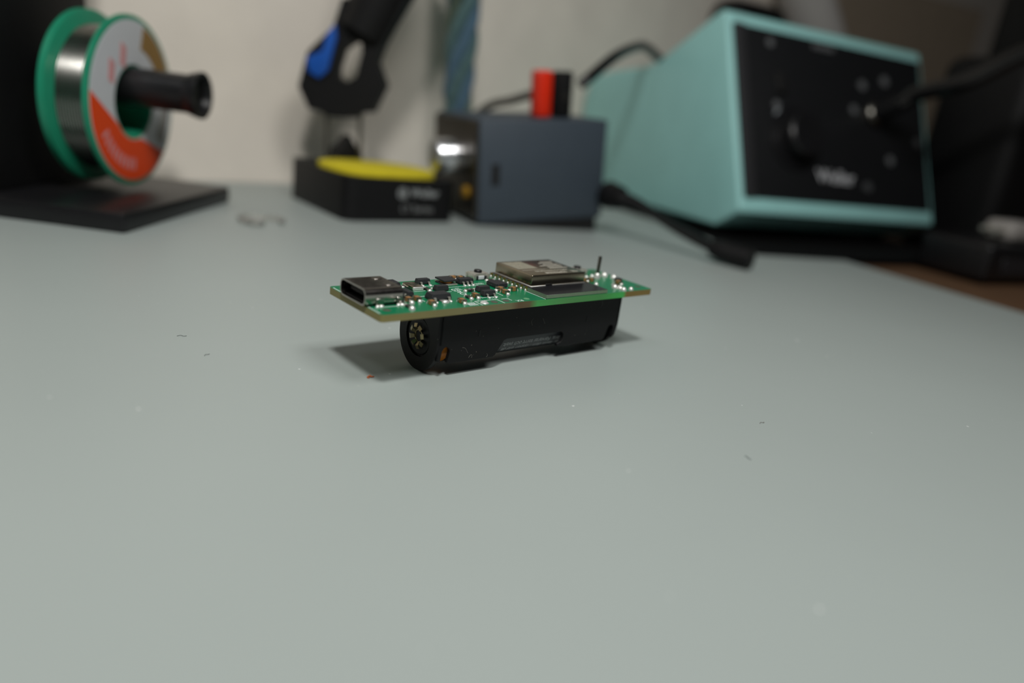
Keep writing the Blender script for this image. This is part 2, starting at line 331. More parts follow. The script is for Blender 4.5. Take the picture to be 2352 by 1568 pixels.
chip(66.3, 67.9, 6.4, 7.8, .95, [(66.8, 6.4, 0, -1)], .12, label='small black three-lead package')
# power inductor: dark core cap on a wound base
ind = obj('inductor', bm_box(B(), -1.7, 1.7, -1.7, 1.7, .78, 1.12, .08), M_chip, dev, (24.1, 15.3, 0)); ind['label'] = 'flat square power inductor'
bm = B(); bm_cyl(bm, (0, 0, .3), (0, 0, .8), 1.25, n=28); obj('winding', bm, M_copper, ind)
bm = B(); bm_box(bm, -1.6, 1.6, -1.6, 1.6, .02, .32, .05); obj('base', bm, M_chip, ind)
for s in (-1, 1): bm = B(); bm_box(bm, -1.5, 1.5, s*1.65-.25, s*1.65+.25, .02, .35, .06); obj('terminal', bm, M_tin, ind)
# crystal with bright metal lid
cr = obj('crystal', bm_box(B(), -1.2, 1.2, -1.75, 1.75, .2, .8, .08), M_can, dev, (15.2, 13.9, 0)); cr['label'] = 'metal-lidded crystal'
bm = B(); bm_box(bm, -1.25, 1.25, -1.8, 1.8, .02, .26, .03); obj('base', bm, M_chip, cr)
bm = B(); bm_box(bm, -1.2, 1.2, -2.05, -1.62, .02, .72, .16, 3); obj('terminal', bm, M_sold, cr)
bm = B(); bm_box(bm, -1.2, 1.2, 1.62, 2.0, .02, .6, .16, 3); obj('terminal', bm, M_sold, cr)
def button(cx, cy, label):
    o = obj('push_button', bm_box(B(), -1.9, 1.9, -1.25, 1.25, .3, 1.45, .1), M_tin, dev, (cx, cy, 0)); o['label'] = label
    bm = B(); bm_box(bm, -1.6, 1.6, -1.35, 1.35, .1, .9, .08); obj('body', bm, M_chip, o)
    bm = B(); bm_lathe(bm, [(.85, 1.4), (.85, 1.82), (.75, 1.95), (0, 1.95)], 24); obj('plunger', bm, M_blks, o)
    for sx in (-1, 1):
        for sy in (-1, 1):
            bm = B(); bm_box(bm, sx*1.75-.33, sx*1.75+.33, sy*1.3-.2, sy*1.3+.2, .02, 1.3, .08); obj('terminal', bm, M_tin, o); 
    bm = B(); bm_box(bm, -.75, .75, -1.45, -1.25, .15, .95, .08); obj('clip', bm, M_lwhite, o)
    return o
button(33.6, 17.3, 'tactile push button with black plunger before the shield'); button(61.9, 15.6, 'tactile push button with black plunger behind the shield')
# loose solder joints and the bent pin at the far end
ph = obj('header_pin', bm_box(B(), -.32, .32, -.32, .32, 0, 5.3, .12, 2), M_metalw, dev, (64.0, 10.9, 0)); ph['label'] = 'single upright metal pin soldered to the board'
solder(ph, 0, 0, 1.35, 1.35, 2.4)
for x, y, s in [(63.9, 12.4, .9), (61.7, 12.1, .8), (61.5, 3.0, 1.2), (62.1, 1.9, 1.), (61.9, .75, 1.15), (64.4, .75, .95), (58.7, 6.1, .9), (67.6, 11.9, 1.5), (68.6, 9.8, 1.4), (6.9, 1.3, 1.), (8.9, 4.5, .9)]:
    solder(board, x, y, s, s, s*1.2)

# USB socket
U0, U1 = 4.55, 13.45
usb = thing('usb_socket', None, None); usb.parent = dev; usb['label'] = 'steel USB socket shell at the board end'
def rrect(y0, y1, z0, z1, r, k=6):
    out = []
    for cy, cz, a0 in ((y1-r, z1-r, 0), (y0+r, z1-r, 90), (y0+r, z0+r, 180), (y1-r, z0+r, 270)):
        for i in range(k+1): a = R(a0+90*i/k); out.append((cy+r*math.cos(a), cz+r*math.sin(a)))
    return out
bm = B(); o_ = rrect(U0, U1, .12, 3.2, 1.12); i_ = rrect(U0+.27, U1-.27, .39, 2.93, .9); n = len(o_); t = bmesh.new()
V = [[t.verts.new((x, p[0], p[1])) for p in pr] for x, pr in ((-.55, o_), (6.9, o_), (-.55, i_), (6.0, i_))]
for j in range(n):
    k = (j+1) % n
    t.faces.new((V[0][j], V[0][k], V[1][k], V[1][j])); t.faces.new((V[2][k], V[2][j], V[3][j], V[3][k])); t.faces.new((V[0][k], V[0][j], V[2][j], V[2][k]))
t.faces.new(V[1]); t.faces.new(V[3][::-1]); bmesh.ops.recalc_face_normals(t, faces=t.faces[:]); add(bm, t)
shell = obj('shell', bm, M_usb, usb)
for s, y in ((-1, U0), (1, U1)):
    for x0, x1 in ((1.55, 3.1), (5.75, 6.85)):
        bm = B(); bm_box(bm, x0, x1, y-.16, y+.16, -.02, 1.5, .05, 1); obj('shell_tab', bm, M_usb, shell)
        for k in range(2): solder(shell, x0+.35+k*.75, y-.25*(-s), .8, .6, .6)
bm = B(); bm_box(bm, .8, 6.2, U0+1.3, U1-1.3, 1.32, 2.02, .1); obj('tongue', bm, M_dark, usb)
bm = B(); bm_box(bm, .2, 6.7, U0+.4, U1-.4, .02, .5, .05, 1); obj('shade_block', bm, M_dark, usb)  # added black block puts shade into the gaps between the shell tabs
bm = B(); bm_prism(bm, rrect(U0+.29, U1-.29, .41, 2.91, .88), 'x', 5.2, 6.1); obj('liner', bm, M_dark, usb)
for y in (U0+2.3, U1-2.3):
    bm = B(); bm_box(bm, 4.6, 6.2, y-.6, y+.6, 3.15, 3.26, .05, 1); obj('shell_spring', bm, M_steel, shell)
bm = B(); bm_box(bm, 6.7, 7.6, U0+.5, U1-.5, .1, 2.0, .1); obj('rear_block', bm, M_chip, usb)
for k in range(10):
    y = U0+1.2+k*.7; bm = B(); bm_box(bm, 7.5, 8.6, y-.13, y+.13, .0, .16, .03, 1); obj('contact_lead', bm, M_tin, usb)

# radio module
mod = thing('radio_module', None, None); mod.parent = dev; mod['label'] = 'radio module with etched metal shield'
MX0, MX1, MY0, MY1 = 37.93, 55.93, .12, 18.5
bm = B(); bm_box(bm, MX0, MX1, MY0, MY1, .06, .84, .03, 1)
for f in bm.faces: f.material_index = 0 if f.normal.z > .7 else 1
sub = obj('substrate', bm, [M_blacktop, M_modedge], mod)
can = obj('shield_can', bm_box(B(), 39.05, 54.75, 6.25, 18.2, .84, 3.2, .22, 3), M_can, mod); can['label'] = 'brushed metal shield with etched marking'
bm = B(); bm_box(bm, 43.1, 45.0, 6.1, 6.5, .86, 1.22, .05, 1); obj('vent_notch', bm, M_dark, can)
bm = B(); bm_box(bm, 38.95, 54.85, 6.14, 6.3, .84, .93, .04, 1); obj('solder_seam', bm, M_sold, can)
bm = B(); bm_box(bm, 38.93, 39.1, 6.2, 18.2, .84, .93, .04, 1); obj('solder_seam', bm, M_sold, can)
bm = B()
T = lambda x, y: Matrix.Translation((x, y, 3.206)) @ Rz(180)
add(bm, text_bm('ESPRESSIF', 1.5, T(46.9, 7.6), .004)); add(bm, text_bm('ESP32-C3-WROOM-02', .95, T(47.0, 9.15), .004)); 
for k, (x0, x1) in enumerate([(48.2, 53.6), (48.6, 53.2), (47.2, 53.6), (49.0, 53.6), (48.6, 53.0), (50.0, 53.8)]):
    y = 10.9+k*1.05; line((x0, y), (x1, y), .34, 3.206)
line((39.9, 10.4), (46.5, 10.4), .12, 3.206); add(bm, text_bm('CE', 1.5, T(52.6, 7.7) , .004))
obj('etched_lettering', bm, M_etch, can, sm=False)
bm = B()                                               # frosted square where a printed code sits on the shield
vs = [bm.verts.new((x, y, 3.207)) for x, y in ((39.7, 11.5), (45.4, 11.5), (45.4, 17.3), (39.7, 17.3))]; bm.faces.new(vs); obj('frosted_patch', bm, mat('frosted_metal', (150, 146, 130), .6, .3, var=.4, scale=1500), can, sm=False)
for s, X in ((-1, MX0), (1, MX1)):
    for k in range(9):
        y = 17.75-k*1.42
        bm = B(); bm_cyl(bm, (X-.02*s, y, .06), (X-.02*s, y, .92), .3, n=14); p = obj('castellation', bm, M_gold, sub)
        solder(p, X+.18*s, y, .45, .45, .8)

# battery holder under the board
YN, YF, YC, ZC = 2.59, 15.41, 9.0, -8.0
hold = thing('battery_holder', None, None); hold.parent = dev; hold['label'] = 'black plastic battery holder with rounded ends'
bm = B(); bm_box(bm, 14.0, 64.2, YN+.02, YF-.02, -2.6, -bt, .1, 1); obj('base', bm, M_blk, hold)
side = [(14.4, -bt), (63.9, -bt), (64.05, -9.5), (63.7, -11), (62.75, -11.7), (63.0, -9.4), (62.7, -8.7), (62.0, -8.45), (61.3, -8.7), (60.9, -9.6), (60.3, -11.4), (59.9, -11.85), (50, -11.85), (45.6, -11.75), (45.5, -11.2), (46.6, -10.7), (47.05, -9.9), (46.95, -9.0), (46.3, -8.5),
        (31.0, -8.45), (30.3, -8.7), (29.9, -9.3), (28.3, -11.6), (27.7, -11.85), (17.0, -11.85), (16.7, -11.5), (17.1, -9.4), (16.9, -8.8), (16.3, -8.4), (15.7, -8.6), (15.3, -9.2), (15.0, -11.5), (14.4, -11.2)]
bm = B(); bm_prism(bm, side, 'y', YN, YN+.9, .08, 1); w1 = obj('side_wall', bm, M_blk, hold)
bm = B(); bm_prism(bm, side, 'y', YF-.9, YF, .08, 1); obj('side_wall', bm, M_blk, hold)
for x in (23.8, 53.6):
    bm = B(); bm_prism(bm, [(x-.22, -7.1), (x+.18, -7.1), (x+.25, -5.8), (x-.15, -5.8)], 'y', YN-.05, YN+.1); obj('moulded_slot', bm, M_dark, w1)
def u_r(a):                                            # distance from the cell axis to the U outline at angle a
    cy, cz = math.cos(a), math.sin(a); best = 1e9
    if cz > 0: best = min(best, (-bt-ZC)/cz)
    if cz >= 0 and abs(cy) > 1e-6: best = min(best, 6.41/abs(cy))
    if cz < 0: best = min(best, 1/math.sqrt((cy/6.41)**2+(cz/6.69)**2))
    return best
def end_plate(xa, xb, rin, sgn):
    t = bmesh.new(); n = 96; ring = [[], [], [], []]
    angs = sorted([2*math.pi*i/n for i in range(n)]+[math.atan2(-bt-ZC, 6.41), math.pi-math.atan2(-bt-ZC, 6.41)])
    for a in angs:
        ro = u_r(a)
        for j, (x, r) in enumerate(((xa, ro), (xb, ro), (xa, rin), (xb, rin))): ring[j].append(t.verts.new((x, YC+r*math.cos(a), ZC+r*math.sin(a))))
    m = len(angs)
    for i in range(m):
        k = (i+1) % m
        for p, q in ((0, 1), (1, 3), (3, 2), (2, 0)): t.faces.new((ring[p][i], ring[p][k], ring[q][k], ring[q][i]))
    bmesh.ops.recalc_face_normals(t, faces=t.faces[:]); bm = B(); add(bm, t); return obj('end_wall', bm, M_blk, hold)
ep = end_plate(14.0, 15.0, 4.0, -1); end_plate(63.2, 64.2, 3.6, 1)
MX = lambda x: Matrix.Translation((x, YC, ZC)) @ Matrix.Rotation(R(-90), 4, 'Y')   # local z -> -x
bm = B(); bm_lathe(bm, [(4.2, -.9), (4.2, -.45), (3.7, -.45), (3.55, -.25), (1.25, -.25), (1.25, -.9)], 48, MX(14.0)); obj('recess_disc', bm, M_blk, hold)
bm = B(); bm_lathe(bm, [(3.8, -.9), (3.8, -.5), (0, -.5)], 32, Matrix.Translation((64.2, YC, ZC)) @ Matrix.Rotation(R(90), 4, 'Y')); obj('recess_disc', bm, M_blk, hold)
bm = B(); bm_lathe(bm, [(1.3, -.5), (1.3, -.3), (0, -.3)], 28, MX(14.0)); obj('contact_hole', bm, M_dark, hold)
ct = obj('contact', bm_lathe(B(), [(1.35, -.3), (1.35, -.16), (1.1, -.16), (1.0, -.5)], 32, MX(14.0), False), M_brass, hold); ct['label'] = 'brass contact eyelet crimped into eight petals'
for k in range(8):
    a = R(k*45+14); t = bmesh.new(); ri, ro, w0, w1_ = 1.2, 2.5, .3, .5; jig = random.uniform(-.12, .12); vs = []
    for r, wdt, h in ((ri, w0, .12), (1.8, .46, .7+jig), (ro, w1_, .46+jig)):
        for s in (-1, 1):
            for th in (0, .1): vs.append((r, s*wdt, h+th))
    V2 = [t.verts.new(v) for v in vs]
    for g in (0, 4):
        q = V2[g:g+8]
        for f in ((0, 2, 6, 4), (1, 5, 7, 3), (0, 4, 5, 1), (2, 3, 7, 6)): t.faces.new([q[i] for i in f])
    t.faces.new([V2[i] for i in (0, 1, 3, 2)]); t.faces.new([V2[i] for i in (8, 10, 11, 9)])
    bmesh.ops.recalc_face_normals(t, faces=t.faces[:]); t.transform(MX(14.0) @ Matrix.Rotation(a, 4, 'Z') @ Matrix.Translation((0, 0, -.25)))
    bm = B(); add(bm, t); obj('petal', bm, M_brass, ct)
# lint and dust clinging to the holder's near wall
for pts in ([(19.9, -8.9), (20.7, -9.2), (21.4, -10.2)], [(21.7, -11.2), (22.1, -10.7), (22.5, -10.8), (22.4, -11.3)], [(26.2, -10.9), (26.4, -11.3), (26.1, -11.6)], [(37.5, -4.6), (37.0, -5.4), (37.4, -6.2)], [(40.2, -5.0), (40.9, -6.2)], [(57.6, -2.4), (57.7, -3.6), (57.0, -4.1)]):
    bm = B(); bm_tube(bm, [(p[0], YN-.03, p[1]) for p in pts], .018, 6, 6); obj('lint_fibre', bm, M_lint, w1)

# the cell in the holder
D0 = Matrix.Translation(Vector((BX, BY, BZ))*S) @ Matrix.Rotation(YAW, 4, 'Z')
bat = thing('battery', 'black round battery cell lying in the holder, grey print showing in the side window', 'battery'); bat.matrix_world = D0 @ Matrix.Translation(Vector((0, YC, ZC))*S)
RB = 5.45; XA = Matrix.Rotation(R(90), 4, 'Y')
bm = B(); bm_lathe(bm, [(RB-.4, 17.6), (RB, 17.9), (RB, 61.2), (RB-.5, 61.6), (0, 61.6)], 128, XA); sl = obj('sleeve', bm, M_batt, bat)
bm = B(); bm_lathe(bm, [(0, 15.3), (RB-.6, 15.3), (RB, 15.8), (RB, 17.9)], 64, XA); obj('end_band', bm, M_copper, bat)
bm = B(); bm_cyl(bm, (61.6, 0, 0), (62.7, 0, 0), 2.0, n=24); obj('terminal', bm, M_tin, bat)
def wrap(t, ang0):                                     # flat text (x, y) onto the sleeve; y runs round the barrel
    for v in t.verts:
        a = ang0+v.co.y/RB; r = RB+.03+v.co.z; v.co = Vector((v.co.x, -r*math.cos(a), -r*math.sin(a)))
for body, xc, ang in (('lera. Förvaras torrt och svalt.', 39.4, .42), ('er kasta dem i öppen eld då', 39.8, .70)):
    t = text_bm(body, 1.5, Matrix.Identity(4), .003, .22, 1.0); xs = [v.co.x for v in t.verts]; k = 16.0/(max(xs)-min(xs))
    for v in t.verts: v.co.x *= k; v.co.x = -v.co.x; v.co.x += xc      # turned half round: reads from the other side
    wrap(t, ang); bmesh.ops.recalc_face_normals(t, faces=t.faces[:]); bm = B(); add(bm, t); obj('print', bm, M_print, sl, sm=False)

# ------------------------------------------------------------------ solder spool on its stand
st = thing('spool_stand', 'black stand with flat base, upright panel and rod carrying the solder spool', 'stand', (-160, 250, 0))
P0 = Vector((160, -250, 0))
def rel(*a): return tuple(Vector(a)+P0)
bm = B(); bm_box(bm, -215+160, -117+160, 212-250, 289-250, 0, 6, 1.2); obj('base', bm, M_blks, st)
bm = B(); bm_box(bm, -4, 0, 219-250, 271-250, 5.9, 150, .8); obj('upright_panel', bm, M_blkm, st)
bm = B(); bm_cyl(bm, (-.5, 3.7, 40), (44, 3.7, 40), 6.2, n=32); rod = obj('rod', bm, M_blks, st)
bm = B(); bm_lathe(bm, [(6.2, 0), (6.8, 1.5), (7.5, 4), (7.5, 5), (6, 5), (5.4, 2.5), (0, 2.5)], 32, Matrix.Translation((43, 3.7, 40)) @ Matrix.Rotation(R(90), 4, 'Y')); obj('end_cap', bm, M_blks, rod)
sp = thing('solder_spool', 'green reel of solder wire with white and orange label, hung on black rod', 'spool', (-135.6, 253.7, 35.1))
RX = Matrix.Rotation(R(90), 4, 'Y')                     # local z -> +x
bm = B(); bm_lathe(bm, [(11.6, -1.4), (26, -1.4), (27.1, -1.0), (27.1, 0), (26, .3), (11.6, .3), (11.6, -1.4)], 72, RX); obj('flange', bm, M_green, sp)
bm = B(); bm_lathe(bm, [(11.6, -15.2), (26, -15.2), (27.1, -14.6), (27.1, -12.6), (26, -12.2), (11.6, -12.2), (11.6, -15.2)], 72, RX); obj('flange', bm, M_green, sp)
bm = B(); bm_lathe(bm, [(11.0, -15), (12.4, -15), (12.4, 0), (11.0, 0), (11.0, -15)], 40, RX); obj('hub', bm, M_green, sp)
prof = [(12.5, -12.2)]
for k in range(12):
    z0 = -12.1+k*.88
    for j in range(5): a = math.pi*j/4; prof.append((22.4+.44*math.sin(a), z0+.44-.44*math.cos(a)))
prof.append((12.5, -1.4)); bm = B(); bm_lathe(bm, prof, 72, RX, False); obj('wire_winding', bm, M_wire, sp)
def ring_sector(r0, r1, a0, a1, x, m, name, parent, th=.15):
    n = max(3, int((a1-a0)/6)); out = [(r1*math.cos(R(a0+(a1-a0)*i/n)), r1*math.sin(R(a0+(a1-a0)*i/n))) for i in range(n+1)]
    inn = [(r0*math.cos(R(a0+(a1-a0)*i/n)), r0*math.sin(R(a0+(a1-a0)*i/n))) for i in range(n, -1, -1)]
    bm = B(); bm_prism(bm, out+inn, 'x', x, x+th); return obj(name, bm, m, parent)
lab = ring_sector(12.0, 25.6, 0, 359.9, .3, M_lwhite, 'paper_label', sp, .12)
ch = []                                                 # orange field: lower front segment cut by a slanting chord
for i in range(41): a = R(172+(318-172)*i/40); ch.append((25.4*math.cos(a), 25.4*math.sin(a)))
for i in range(13): a = R(285-(285-215)*i/12); ch.append((12.2*math.cos(a), 12.2*math.sin(a)))
bm = B(); bm_prism(bm, ch, 'x', .42, .5); fld = obj('orange_field', bm, M_lorange, lab)
for k in range(9):
    a = 207+k*7.2; ring_sector(18.2, 22.0, a, a+3.6, .5, M_lpink, 'lettering', lab, .06)
for y0, z0, hw in ((-13.5, 9.5, 1.5), (-6.5, 14.5, 1.5)):
    bm = B(); bm_prism(bm, [(y0-hw, z0-2.8), (y0+hw, z0-4.2), (y0+hw+1, z0+2.4), (y0-hw+1, z0+4)], 'x', .42, .5); obj('lettering', bm, M_lpink, lab)
ring_sector(17.5, 25.0, 18, 74, .42, M_lgold, 'gold_field', lab, .08); ring_sector(18, 23.5, -40, 2, .42, M_lgrey, 'grey_field', lab, .08)

# ------------------------------------------------------------------ soldering iron stand with sponge
TA = R(39)
ist = thing('iron_stand', 'black soldering iron stand with square sponge tray and slanted holder', 'stand', (-69.6, 280, 0), (0, 0, TA))
def tl(x, y):                                           # world -> tray frame
    v = Vector((x+69.6, y-280, 0)); v.rotate(Matrix.Rotation(-TA, 3, 'Z')); return v
bm = B(); outer = rrect(0, 50, 0, 57, 5, 5); t = bmesh.new(); inn = rrect(3.5, 46.5, 3.5, 48, 10, 5); n = len(outer)
Vs = [[t.verts.new((*p, z)) for p in pr] for pr, z in ((outer, 0), (outer, 16.8), (inn, 16.8), (inn, 9))]
for a, b in ((0, 1), (1, 2), (2, 3)):
    for j in range(n): k = (j+1) % n; t.faces.new((Vs[a][j], Vs[a][k], Vs[b][k], Vs[b][j]))
t.faces.new(Vs[0][::-1]); t.faces.new(Vs[3]); bmesh.ops.recalc_face_normals(t, faces=t.faces[:]); add(bm, t); tray = obj('tray', bm, M_blkm, ist)
FR = Matrix.Rotation(R(90), 4, 'X')                     # text standing on the tray's front
bm = B(); add(bm, text_bm('@ Weller', 4.6, Matrix.Translation((31.5, -.12, 11.6)) @ FR, .1)); obj('lettering', bm, M_grey, tray, sm=False)
bm = B(); add(bm, text_bm('LT Series', 3.9, Matrix.Translation((31.5, -.12, 5.2)) @ FR, .1)); obj('lettering', bm, mat('dim_print', (128, 130, 130), .6, var=.08, scale=500), tray, sm=False)
c = tl(-84.9, 338)
bm = B(); bm_prism(bm, [(c.x-7, 16), (c.x+7, 16), (c.x+5.6, 22.5), (c.x+3, 24), (c.x, 28.5), (c.x-3, 24), (c.x-5.6, 22.5)], 'y', c.y-4, c.y+4, .4); obj('post', bm, M_blkm, ist)
rot = Matrix.Rotation(-TA, 4, 'Z') @ Matrix.Translation((69.6, -280, 0))
def pl(pts, y0, y1, bev=1.0):
    bm = B(); bm_prism(bm, pts, 'y', y0, y1, bev); bm.transform(rot); return bm
left = [(-88.7, 82.8), (-91.9, 71.5), (-102.4, 60.3), (-105.7, 45.8), (-100.9, 37.1), (-95.9, 36.7), (-91.9, 34.9), (-86.5, 35.1), (-85.3, 49.7), (-89.6, 51.9), (-89.8, 55.6), (-87.6, 63.5), (-83.0, 67.2), (-81.2, 83.7)]
right = [(-81.2, 83.7), (-83.0, 67.2), (-79.6, 66.3), (-79.1, 62.8), (-81.1, 52.6), (-85.3, 49.7), (-86.5, 35.1), (-81.1, 35.8), (-78.3, 38.5), (-73.4, 39.1), (-68.6, 50.9), (-72.9, 60.0), (-70.6, 67.4), (-61.6, 86.1)]
bm = pl(left, 333, 343, 0); t = pl(right, 333, 343, 0); add(bm, t); bmesh.ops.remove_doubles(bm, verts=bm.verts[:], dist=.001); hb = obj('holder', bm, M_blkm, ist)
bm = B(); bm_cyl(bm, (-80.6, 338, 70), (-54.5, 343, 132), 10.6, 15.5, n=36); bm.transform(rot); obj('funnel', bm, M_blkm, hb)
blue = [(-90.9, 72.5), (-94.1, 68.0), (-95.6, 61.5), (-102.2, 58.0), (-101.2, 52.5), (-96.6, 50.2), (-93.0, 53.8), (-90.0, 67.2)]
obj('clip', pl(blue, 331.2, 340, .4), M_blue, ist)
for xa, xb in ((-93.6, -94.4), (-78.6, -79.4)):
    bm = B(); bm_cyl(bm, (xa, 338, 16.5), (xb, 338, 37.5), .9, n=12); bm.transform(rot); obj('support_wire', bm, M_metalw, ist)
bm = B(); prof = [tuple((23.5*math.copysign(abs(math.cos(a))**.8, math.cos(a)), 20.5*math.copysign(abs(math.sin(a))**.8, math.sin(a)))) for a in [2*math.pi*i/48 for i in range(48)]]
bm_prism(bm, prof, 'z', 9, 18.6, .8, 2)
o = obj('sponge', bm, M_yel); o.location = Vector((-69.6, 280, 0))*S+(Matrix.Rotation(TA, 3, 'Z') @ Vector((25, 24.5, 0)))*S; o.rotation_euler = (0, 0, TA)
tag(o, 'yellow oval cleaning sponge in the black tray', 'sponge')

# ------------------------------------------------------------------ slate meter box, propped up at one end
TB = R(5.6); MBX = Matrix.Translation(Vector((-20.6, 310, .9))*S) @ Matrix.Rotation(A28, 4, 'Z') @ Matrix.Rotation(-TB, 4, 'Y')
mb = thing('meter_box', 'slate-blue instrument box with metal end plate, chrome knob and slot', 'instrument'); mb.matrix_world = MBX
L_, H_, D_ = 60.5, 42.3, 50
bm = B(); bm_box(bm, 0, L_, 0, D_, 0, H_, 1.0, 2); case = obj('case', bm, M_slate, mb)
bm = B(); bm_box(bm, 5.6, 9.2, -.15, .6, 15.5, 24.5, .12, 1); obj('slot', bm, M_dark, case)
bm = B(); bm_box(bm, -1.3, .2, 1.2, D_-1, 1.5, H_-1, .3, 1); obj('end_plate', bm, M_plate, mb)
bm = B(); bm_lathe(bm, [(7.4, 0), (7.4, 9.5), (6.4, 10.8), (0, 10.8)], 40, Matrix.Translation((-1.2, 22, 25.5)) @ Matrix.Rotation(R(-90), 4, 'Y')); obj('knob', bm, M_chrome, mb)
bm = B(); bm_lathe(bm, [(2.6, 0), (2.6, 1.4), (2.1, 2), (0, 2)], 28, Matrix.Translation((-1.2, 9.5, 12)) @ Matrix.Rotation(R(-90), 4, 'Y')); obj('button', bm, M_yeldot, mb)
bm = B(); bm_prism(bm, [(3, .1), (58.5, .1), (58.5, -6.55), (3, -1.17)], 'y', 1.2, D_-2, .2, 1); obj('shade_wedge', bm, M_dark, mb)  # added black wedge: props the box and fills its gap with shade
def plug(name, x, m, mlead, label, path, r):
    p = thing(name, label, 'plug', group='leads plugged into the slate box'); p.matrix_world = MBX @ Matrix.Translation(Vector((x, 12, H_))*S)
    bm = B(); bm_box(bm, -3.6, 3.6, -3.6, 3.6, .1, 19.2, 1.2, 3); b = obj('body', bm, m, p)
    bm = B(); bm_cyl(bm, (0, -3.4, 9), (0, -4.0, 9), 1.6, n=20); obj('screw', bm, mat('screw_'+name, (60, 58, 56), .4, .6), b) if m is not M_red else bm.free()
    Minv = p.matrix_world.inverted(); bm = B(); bm_tube(bm, [Minv @ (Vector(q)*S)/S for q in path], r, 12, 8); obj('lead', bm, mlead, p)
plug('banana_plug', 33.2, M_red, M_cabg, 'red banana plug with grey lead on top of the slate box', [(1.5, 340, 57), (-4, 345, 56), (-14, 354, 52), (-28, 367, 46), (-45, 377, 25), (-50, 383, 3)], 2.0)
plug('banana_plug', 43.2, M_blkm, M_cable, 'black banana plug with black lead on top of the slate box', [(15, 346, 62), (19, 348, 66), (30, 362, 77), (43, 395, 85), (52, 428, 87), (66, 458, 83.5), (90, 488, 81.5)], 2.4)
bm = B(); pth = [(39.5, 330, 17), (46, 326, 16.3), (53, 320, 13.5), (62, 312, 9.8), (71, 304, 6.8), (78, 298.5, 5)]
uc = thing('usb_cable', 'black cable plugged into the end of the slate box', 'cable', (60, 316, 0)); off = Vector((60, 316, 0))
bm = B(); bm_tube(bm, [Vector(p)-off for p in pth], 2.2, 12); obj('cord', bm, M_cable, uc)
bm = B(); bm_tube(bm, [Vector(p)-off for p in ((34.5, 337.5, 17.2), (36.5, 333.5, 17.2), (39, 330.5, 17.1))], lambda u: 6.2-u*1.2, 16, 6); obj('plug', bm, M_blkm, uc)
bm = B(); bm_tube(bm, [Vector(p)-off for p in ((38.5, 330.8, 17.1), (43, 328, 16.8), (48, 324.5, 15.8))], lambda u: 3.6-u*1.4, 14, 6); obj('strain_relief', bm, M_blkm, uc)
bm = B(); bm_tube(bm, [Vector(p)-off for p in ((75, 300.8, 5.6), (81, 296.5, 4.7), (89, 290.5, 4.3))], lambda u: 3.2+min(u*3, 1.), 14, 6); obj('plug', bm, M_blkm, uc)

# ------------------------------------------------------------------ soldering station
GB = Vector((98.4, 356.3, 0)); MW = Matrix.Translation(GB*S) @ Matrix.Rotation(A28, 4, 'Z')
ws = thing('soldering_station', 'teal wedge-shaped soldering station with black tilted front panel', 'soldering station'); ws.matrix_world = MW
WD = 143
prof = [(0, 17), (.2, 15.4), (15, 6), (140, 6), (155, 9), (156, 60), (153, 69), (146, 73), (129, 76), (98, 79), (86, 81.5), (44, 104.6), (40, 106.2), (37.2, 105)]
bm = B(); bm_prism(bm, [(a, b) for a, b in prof], 'x', 0, WD, 1.6, 3); obj('housing', bm, M_teal, ws)
ft = math.atan2(37.7, 89.8); FP = Matrix.Translation((0, 0, 15.8)) @ Matrix.Rotation(-ft, 4, 'X')     # front-panel frame: x along, z up the slope, -y outward
def fobj(name, bm, m, parent, sm=True): bm.transform(FP); return obj(name, bm, m, parent, sm=sm)
bm = B(); bm_box(bm, 3, WD-3, -1.2, 1.2, 6.8, 91.6, .5); pan = fobj('front_panel', bm, M_panel, ws)
bm = B(); bm_box(bm, 3, 10, -2.2, .2, 6.8, 91.6, .6); fobj('bezel_strip', bm, mat('bezel_grey', (46, 46, 48), .45, var=.1, scale=200), pan)
T2 = lambda x, z: Matrix.Translation((x, -1.3, z)) @ FR
def ftext(s, x, z, size, m): bm = B(); add(bm, text_bm(s, size, T2(x, z), .08)); fobj('lettering', bm, m, pan, False)
ftext('Weller', 66, 20.5, 9.6, M_lwhite)
bm = B(); bm_cyl(bm, (88.6, -1.1, 17), (88.6, -2.6, 17), 2.6, n=24); fobj('indicator', bm, mat('dim_lens', (70, 72, 74), .4, var=.1), pan)
M_dimp = mat('faint_print', (96, 98, 100), .6, var=.08, scale=500)
for k in range(5): bm = B(); bm_box(bm, 56+k*3.2, 58.2+k*3.2, -1.45, -1.1, 86.6, 89.6, .2, 1); fobj('scale_mark', bm, M_dimp, pan)
for x, z, r, m in [(26, 85, 2.2, M_dimp), (27.6, 54, 2.2, M_dimp), (28.4, 49.5, 2.4, mat('pale_print', (150, 156, 160), .5, var=.05)), (91, 72, 2.6, M_dimp), (109, 76.5, 2.8, M_dimp), (83, 58, 2.4, M_dimp), (109, 33, 2.5, M_dimp), (133, 45, 2.5, M_dimp)]:  # one dot has a paler print colour than the rest
    bm = B(); bm_cyl(bm, (x, -1.1, z), (x, -1.5, z), r, n=24); fobj('indicator', bm, m, pan)
bm = B(); bm_box(bm, 27, 34, -3.2, -1, 60, 70, .6); fobj('power_switch', bm, M_dark, pan)
bm = B(); bm_lathe(bm, [(16, 1), (16, 2.2), (12, 2.8), (11.2, 10), (10.2, 11), (0, 11)], 56, Matrix.Translation((38, 0, 38)) @ Matrix.Rotation(R(90), 4, 'X')); fobj('temperature_knob', bm, M_blks, pan)
bm = B(); bm_lathe(bm, [(6.5, 1), (6.5, 4), (5.5, 5), (4.5, 5), (0, 5)], 36, Matrix.Translation((98, 0, 57)) @ Matrix.Rotation(R(90), 4, 'X')); fobj('cord_socket', bm, M_metalw, pan)
